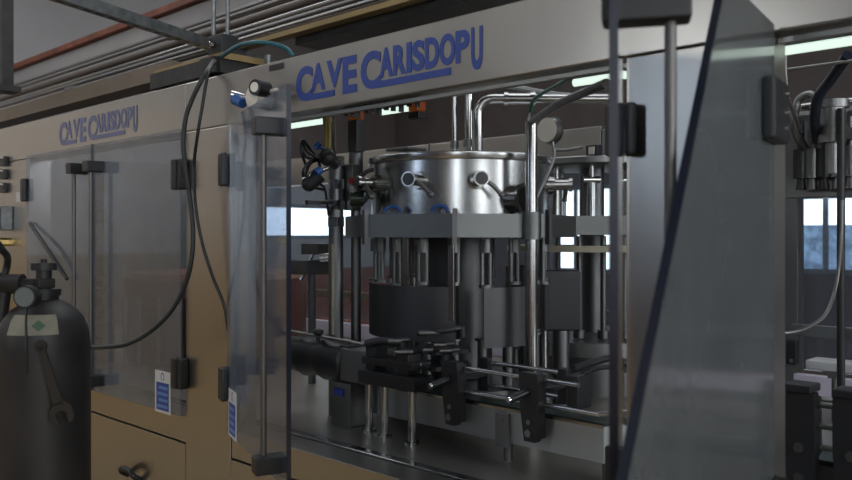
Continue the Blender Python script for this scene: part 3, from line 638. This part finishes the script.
# tube lamps inside the top of the machine
for x0, x1, lab in ((-3.3, -2.386, 'lit tube lamp under the beam beside the yellow tubes'), (-2.075, -1.92, 'short lit lamp under the beam between the two orange indicators'), (-1.29, .9, 'long lit tube lamp running behind the right part of the beam')):
    g = thing('tube_lamp', lab, 'lamp', ((x0+x1)/2, .3, 1.92), 'tube lamps inside the machine')
    MB().cyl((x0, .3, 1.921), (x1, .3, 1.921), .0105, n=14).build('lit_tube', tubelit, g)
    MB().box((x0-.01, .275, 1.938), (x1+.01, .325, 1.965), .003).build('housing', galv, g)
    MB().box((x0, .112, 1.967), (x0+.03, .325, 1.98)).box((x1-.03, .112, 1.967), (x1, .325, 1.98)).build('bracket', galv, g, smooth=False)
for x, y, lab, dz in ((356, 115, 'orange indicator on a tall black housing, left of the pair under the beam', .11), (417, 106.5, 'orange indicator on a small black housing, right of the pair under the beam', .02)):
    q = PY(x, y, .3); g = thing('indicator_light', lab, 'indicator light', q, 'orange indicators under the beam')
    MB().box(q+Vector((-.022, -.022, -.018)), q+Vector((.022, .022, .02)), .008).build('lens', orange, g)
    MB().box(q+Vector((-.024, -.018, -.02-dz)), q+Vector((.024, .022, -.0185)), .003).build('housing', black, g)
    MB().box(q+Vector((-.01, -.19, .022)), q+Vector((.01, .02, .032))).build('bracket', black, g, smooth=False)

# ================================================================ RIGHT DOORWAY: rinser head
rin = thing('rinser_head', 'grey rinser head with valves and pipes inside the right doorway', 'rinsing machine', (-.9, 1.35, .806))
MB().box((-1.34, 1.42, 1.635), (.3, 1.46, 1.93), .004).build('back_plate', steel_dark, rin)
for X in (-1.3, .25): MB().box((X-.03, 1.461, .806), (X+.03, 1.50, 1.9)).build('plate_post', steel_dark, rin, smooth=False)
for i, x in enumerate((801, 812, 824, 838, 850)):
    q = PY(x, 150, 1.36)
    v = MB().cyl((q.x, 1.36, 1.70), (q.x, 1.36, 1.80), .025, n=16).cyl((q.x, 1.36, 1.66), (q.x, 1.36, 1.70), .018, .012, n=14).cyl((q.x, 1.36, 1.80), (q.x, 1.36, 1.90+.02*(i % 2)), .011, n=12).box((q.x-.02, 1.36, 1.73), (q.x+.02, 1.421, 1.78))
    v.build('rinse_valve', (blackm, steel_dark, black, steel_grey, steel_dark)[i], rin)
q = PY(832, 117, 1.2); MB().cyl((q.x, 1.2, 1.80), (q.x, 1.2, 1.91), .042, n=28).cyl((q.x, 1.2, 1.91), (q.x, 1.2, 1.935), .05, n=28).cyl((q.x, 1.2, 1.70), (q.x, 1.2, 1.80), .02).box((q.x-.02, 1.2, 1.82), (q.x+.02, 1.42, 1.86)).build('pressure_vessel', steel_grey, rin)
q = PY(804, 110, 1.25); MB().tube([q+Vector((-.03, .1, -.12)), q+Vector((-.03, 0, -.06)), q+Vector((-.02, 0, .03)), q+Vector((.02, 0, .05)), q+Vector((.04, 0, .02)), q+Vector((.04, .05, -.05)), q+Vector((.04, .17, -.05))], .013).build('bent_pipe', steel_grey, rin)
MB().cyl((-1.3, 1.3, 1.935), (.3, 1.3, 1.955), .013).build('top_rail', steel_pol, rin)
MB().cyl((-1.3, .95, 2.005), (.3, .95, 2.005), .005).build('thin_rail', steel_grey, rin)
MB().tube([P(848, 55, 2.4), P(832, 78, 2.5), P(818, 98, 2.55), P(815, 120, 2.6), P(817, 140, 2.75)], .016).build('navy_hose', plain('navy_hose', (.01, .016, .035), .4), rin)
o = MB().tube([P(785, 50, 2.3), P(785, 75, 2.3), P(788, 98, 2.32), P(795, 116, 2.4), P(801, 132, 2.6)], .006).build('air_hose', pipegr); tag(o, 'thin grey hose hanging at the top left of the right doorway', 'hose')
o = MB().tube([P(842, 200, 2.5), P(841, 240, 2.5), P(837, 280, 2.5), P(827, 312, 2.45), P(810, 326, 2.4), P(793, 332, 2.36), P(775, 333, 2.34)], .0055).build('cable', pipegr); tag(o, 'pale cable drooping in a loop across the right doorway', 'cable')
o = MB().cyl((P(841, 240, 2.6)).xy.to_3d()+Vector((0, 0, .806)), (P(841, 240, 2.6)).xy.to_3d()+Vector((0, 0, 1.9)), .012).build('upright_rod', blackm); tag(o, 'dark upright rod on the deck inside the right doorway', 'rod')
q = P(835, 370, 3.1); o = MB().box(q+Vector((-.09, -.05, .0)), q+Vector((.12, .06, .035)), .006).build('pale_tray', white); tag(o, 'small pale tray on a bracket low in the right doorway', 'tray')
MB().box(q+Vector((-.02, -.02, -.03)), q+Vector((.02, .02, 0))).cyl(q+Vector((0, 0, -.03)), Vector((q.x, q.y, .806)), .012).build('tray_post', steel_dark, o)

# ================================================================ LEFT DOORWAY CONTENTS
dr = thing('infeed_drum', 'red-brown drum guard with pale uprights behind the closed left doors', 'guard', (-4.3, 1.05, .806))
MB().lathe((-4.3, 1.05, 0), [(0, .806), (.52, .806), (.52, 1.26), (.49, 1.29), (0, 1.30)], 56).build('drum', redbrown, dr)
for a in (-95, -80, -65, -52, -38, -20):
    t_ = math.radians(a); q = Vector((-4.3+.55*math.cos(t_), 1.05+.55*math.sin(t_), 0)); MB().cyl(q+Vector((0, 0, .806)), q+Vector((0, 0, 1.17)), .016).build('upright', steel_grey, dr)
el = thing('cap_elevator', 'pale vertical cap elevator with rungs behind the closed left doors', 'elevator', (-4.62, .42, .806))
q = PY(102, 200, .42)
MB().box((q.x-.07, .40, .806), (q.x-.055, .46, 1.84)).box((q.x+.055, .40, .806), (q.x+.07, .46, 1.84)).box((q.x-.055, .45, .806), (q.x+.055, .456, 1.84)).build('elevator_body', galv, el, smooth=False)
for k in range(14): MB().box((q.x-.054, .405, .86+.07*k), (q.x+.054, .449, .868+.07*k)).build('rung', steel_pol, el, smooth=False)
o = MB().tube([PY(30, 223, -.028), PY(48, 250, -.05), PY(67, 279, -.04)], .009, sub=2).build('hose', rubber); tag(o, 'short dark hose slanting down across the leftmost closed clear door', 'hose')

# ================================================================ OVERHEAD SERVICES
def run(name, m, Y, r, mat, lab, cat, x0=-8.9, x1=3.0, sq=None):
    Zc = 1.5+m*(Y+1.62)/.6953
    b = MB()
    if sq: b.box((x0, Y-sq[0]/2, Zc-sq[1]/2), (x1, Y+sq[0]/2, Zc+sq[1]/2), .002)
    else: b.cyl((x0, Y, Zc), (x1, Y, Zc), r, n=12)
    o = b.build(name, mat, smooth=not sq); tag(o, lab, cat); return o
run('roof_girder', .352, 1.5, 0, paper, 'pale painted girder web under the red-brown flange at top left', 'girder', -8.95, -2.0, (.05, .13))
run('red_girder_flange', .374, 1.5, 0, rust, 'red-brown painted steel flange along the grey wall at top left', 'girder', -8.95, -2.0, (.14, .05))
run('duct', .347, 2.0, .045, pipebr, 'brown pipe, highest of the overhead run above the lettered beam', 'pipe', -3.6, 3)
g0 = 'pipes running above the machine'
pl = [('conduit', .3315, .55, .011, pipegr, 'dark grey conduit with a coupling, uppermost of those by the red-brown flange'),
      ('conduit', .318, .75, .022, pipebr, 'wide brown conduit between two thin grey ones above the left beam'),
      ('conduit', .308, .62, .010, steel_pol, 'shiny thin conduit just below the wide brown one'),
      ('conduit', .300, .70, .012, pipegr, 'grey conduit third above the tan trunking'),
      ('conduit', .2935, .60, .009, steel_pol, 'bright thin conduit second above the tan trunking'),
      ('conduit', .288, .66, .012, pipebr, 'brown conduit directly above the tan trunking'),
      ('conduit', .338, 1.3, .014, pipegr, 'grey conduit lying deepest, behind the hanging bracket rods')]
for nme, m, Y, r, mat, lab in pl:
    o = run(nme, m, Y, r, mat, lab, 'pipe'); o['group'] = g0
    if m in (.3315, .2935):
        X = PY(175 if m > .33 else 70, 60, Y).x; Zc = 1.5+m*(Y+1.62)/.6953
        MB().cyl((X-.05, Y, Zc), (X+.05, Y, Zc), r+.008).build('coupling', pipegr, o)
run('cable_trunking', .270, .30, 0, tan, 'tan cable trunking ending in an open dark end, above the left beam', 'trunking', -8.9, -3.386, (.12, .075))
run('ochre_channel', .2805, .42, 0, ochre, 'ochre steel channel running above the lettered beam', 'channel', -3.1, 3, (.05, .022))
run('dark_duct', .262, .55, 0, iron, 'dark duct in the gap directly above the lettered beam', 'duct', -2.75, 1.5, (.2, .07))
q = PY(195, 66, .22)
jb = thing('junction_tray', 'dark open tray under the strut where the black cables start', 'tray', (q.x, .22, 2.16))
MB().box((-3.36, .13, 2.14), (-2.80, .135, 2.20)).box((-3.36, .13, 2.135), (-2.80, .36, 2.14)).box((-3.36, .355, 2.14), (-2.80, .36, 2.20)).box((-2.92, .11, 2.135), (-2.82, .37, 2.2), .004).build('tray_body', iron, jb, smooth=False)
MB().box((-3.34, .14, 2.19), (-2.8, .35, 2.215)).build('tray_liner', ochre, jb, smooth=False)
for X in (-3.3, -2.85): MB().box((X-.02, .15, ZT+.001), (X+.02, .34, 2.135)).build('tray_foot', iron, jb, smooth=False)
# strut and hanger
st = thing('hanging_strut', 'perforated galvanised strut channel slanting across the top left', 'strut', (-2.92, .16, 2.29))
d = (Vector((-3.25, .85, 0))-Vector((-2.70, -.65, 0))); L = d.length; R = Matrix.Translation((-2.70, -.65, 2.29)) @ Matrix.Rotation(math.atan2(d.y, d.x), 4, 'Z')
b = MB().box((0, -.021, -.02), (L, .021, -.017), 0, R).box((0, -.021, -.017), (L, -.018, .02), 0, R).box((0, .018, -.017), (L, .021, .02), 0, R).box((0, -.018, .017), (L, -.010, .02), 0, R).box((0, .010, .017), (L, .018, .02), 0, R)
b.bm.faces.ensure_lookup_table(); nf = len(b.bm.faces)
for k in range(28): b.box((.03+k*.057, -.007, -.0206), (.058+k*.057, .007, -.0201), 0, R)
o = b.build('channel', galv, st, smooth=False); o.data.materials.append(iron)
for k, f_ in enumerate(o.data.polygons): f_.material_index = 1 if k >= nf else 0
q = P(221, 46, 3.28); hb2 = MB().box(q+Vector((-.05, -.03, -.055)), q+Vector((.05, .05, .04)), .006).build('hanger_bracket', blackm, st)
MB().cyl(q+Vector((-.01, -.03, -.0)), q+Vector((-.015, -.045, 0)), .014, n=6).build('hanger_bolt', chrome, hb2)
for x in (213.5, 227.5):
    q = P(x, 40, 3.3); MB().cyl((q.x, q.y, 2.3), (q.x, q.y, ZC), .0085).build('hanger_rod', galv, st)
q = P(268, 60, 3.3); o = MB().cyl((q.x, q.y, ZT+.001), (q.x, q.y, 2.22), .014).build('strut_post', galv); tag(o, 'short pale post on the machine top beside the gauge', 'post')
# cables and hoses
o = MB().tube([P(214, 61, 3.15), P(208, 70, 2.99), P(201, 81, 2.95), P(191, 102, 2.95), P(185, 122, 2.95), P(183.5, 150, 2.95), P(189, 190, 2.94), P(193, 235, 2.93), P(189, 272, 2.93), P(176, 304, 2.95), P(156, 327, 2.98), P(130, 343, 3.02), P(106, 347, 3.08), P(86, 347, 3.15)], .0085).build('cable', rubber); tag(o, 'long black cable looping down over left door and steel post', 'cable')
o = MB().tube([P(216, 61, 3.15), P(209.5, 70, 2.98), P(206, 84, 2.95), P(202, 108, 2.94), P(198, 132, 2.94), P(194, 165, 2.99), P(195, 200, 2.97), P(201, 238, 2.96), P(212, 275, 2.94), P(224, 305, 2.92), P(228, 330, 2.93)], .006).build('cable', rubber); tag(o, 'thin dark tube standing in for the reflection of the long cable on the steel post', 'cable')  # added tube imitates the long cable mirrored in the steel
o = MB().tube([P(222, 56, 3.2), P(238, 46, 3.1), P(256, 42.5, 3.05), P(274, 44, 3.03), P(287, 49, 3.02), P(293, 56, 3.02)], .0085).build('air_hose', teal); tag(o, 'teal hose arching over the beam from the hanging bracket', 'hose')
q = P(6, 30, 4.6); o = MB().box((q.x-.05, q.y-.03, 2.33), (q.x+.03, q.y+.03, ZC)).build('steel_stanchion', iron, smooth=False); tag(o, 'dark steel stanchion at the top left corner', 'column')
MB().box((q.x-.08, q.y-.06, 2.30), (q.x+.06, q.y+.06, 2.33)).build('stanchion_base_plate', iron, o, smooth=False)

# ================================================================ GAS CYLINDER
G = P(44, 236, 2.16); G.z = 0
gc = thing('gas_cylinder', 'dark gas cylinder with regulator and pale label standing before the machine', 'gas cylinder', (G.x, G.y, 0))
MB().lathe(G, [(0, 0), (.105, 0), (.114, .02), (.114, 1.215), (.110, 1.25), (.098, 1.285), (.078, 1.31), (.05, 1.328), (.036, 1.335), (.036, 1.36), (0, 1.36)], 48).build('cylinder_body', cylpaint, gc)
f0 = math.atan2(CAM.y-G.y, CAM.x-G.x)
MB().lathe(G, [(.1105, 1.253), (.0985, 1.2875), (.088, 1.302)], 24, f0-math.radians(50), f0+math.radians(18)).build('dome_label', labelc, gc)
# small green diamond on the label
fd = Vector((math.cos(f0-.12), math.sin(f0-.12), 0)); sd = Vector((-fd.y, fd.x, 0)); q = G+fd*.1055+Vector((0, 0, 1.277))
up = (Vector((0, 0, .8))-fd*.25).normalized()
MB().prism([q+up*.014, q+sd*.016, q-up*.014, q-sd*.016], fd*.0015).build('label_diamond', grnprint, gc, smooth=False)
vz = Vector((G.x, G.y, 0))
vlv = MB().cyl(vz+Vector((0, 0, 1.36)), vz+Vector((0, 0, 1.41)), .019, n=16).box(vz+Vector((-.022, -.022, 1.365)), vz+Vector((.022, .022, 1.39)), .004).cyl(vz+Vector((0, 0, 1.375))-RT*.02, vz+Vector((0, 0, 1.375))-RT*.055, .014, n=12)
vlv.cyl(vz+Vector((0, 0, 1.345)), vz+Vector((0, 0, 1.362)), .042, n=20)
vl = vlv.build('valve', iron, gc)
MB().cyl(vz+Vector((0, 0, 1.411)), vz+Vector((0, 0, 1.43)), .032, n=12).cyl(vz+Vector((0, 0, 1.43)), vz+Vector((0, 0, 1.44)), .008).build('hand_wheel', iron, vl)
q = vz+Vector((0, 0, 1.375))-RT*.085
rg = MB().cyl(q+RT*.03, q-RT*.04, .026, n=18).cyl(q-RT*.02+Vector((0, 0, -.02)), q-RT*.02+Vector((0, 0, .03)), .012).cyl(q-RT*.045, q-RT*.05+FW*-.07, .03, n=18).cyl(q-RT*.02+Vector((0, 0, -.02)), q-RT*.03+Vector((0, 0, -.10)), .018, n=14).build('regulator', iron, gc)
gq = P(24.5, 297, 2.04); MB().cyl(gq, gq+FW*.03, .028, n=28).cyl(gq+FW*.015, Vector((gq.x, gq.y, 1.375))+FW*.015, .007).build('pressure_gauge', blackm, rg)
MB().cyl(gq-FW*.0005, gq-FW*.002, .024, n=28).build('gauge_dial', plain('gauge_glass', (.16, .19, .19), .2), rg)
MB().tube([q-RT*.03+Vector((0, 0, -.02)), q-RT*.01+Vector((0, 0, .06)), P(0, 247, 2.05), P(-25, 215, 2.05)], .009).build('gas_hose', rubber, gc)
MB().tube([vz+RT*.03+Vector((0, 0, 1.36)), vz-FW*.08+Vector((0, 0, 1.335)), vz-FW*.118+RT*.01+Vector((0, 0, 1.24)), vz-FW*.12+RT*.012+Vector((0, 0, 1.16))], .003, n=6).build('spanner_cord', rubber, gc)
a, c_ = P(40, 346, 2.035), P(58, 405, 2.035)
dv = (c_-a).normalized(); sv = dv.cross(FW).normalized()
sp = MB().prism([a+sv*.008, a-sv*.008, c_-sv*.013, c_+sv*.013], FW*.008)
def hp(x, y): return c_+dv*y+sv*x
sp.prism([hp(.012, -.005), hp(.028, .012), hp(.03, .035), hp(.02, .05), hp(.012, .046), hp(.014, .022), hp(0, .014), hp(-.014, .022), hp(-.012, .046), hp(-.02, .05), hp(-.03, .035), hp(-.028, .012), hp(-.012, -.005)], FW*.009)
sp.cyl(a, a+FW*.008, .015, n=16)
o = sp.build('spanner', plain('old_spanner', (.04, .036, .032), .5, .4)); tag(o, 'open-ended spanner hanging on the front of the dark gas cylinder', 'spanner')

# ================================================================ LIGHT
w = bpy.data.worlds.new('World'); S.world = w; w.use_nodes = True
w.node_tree.nodes['Background'].inputs[0].default_value = (.6, .7, .85, 1); w.node_tree.nodes['Background'].inputs[1].default_value = .6

# ================================================================ CAMERA
cd = bpy.data.cameras.new('camera'); cam = bpy.data.objects.new('camera', cd); COL.objects.link(cam)
cd.sensor_width = 36; cd.lens = FPX/852*36; cd.clip_start = .02; cd.clip_end = 100
cd.shift_y = -(240-HY)/852
cam.location = CAM; cam.rotation_euler = FW.to_track_quat('-Z', 'Y').to_euler()
cd.dof.use_dof = True; cd.dof.focus_distance = 2.8; cd.dof.aperture_fstop = 4.0
S.camera = cam
S.view_settings.view_transform = 'Standard'; S.view_settings.look = 'None'; S.view_settings.gamma = 1; S.view_settings.use_curve_mapping = False
S.view_settings.exposure = -0.3
S.cycles.max_bounces = 10; S.cycles.transparent_max_bounces = 16; S.cycles.caustics_reflective = False; S.cycles.caustics_refractive = False
S.cycles.use_denoising = True; S.cycles.sample_clamp_indirect = 4
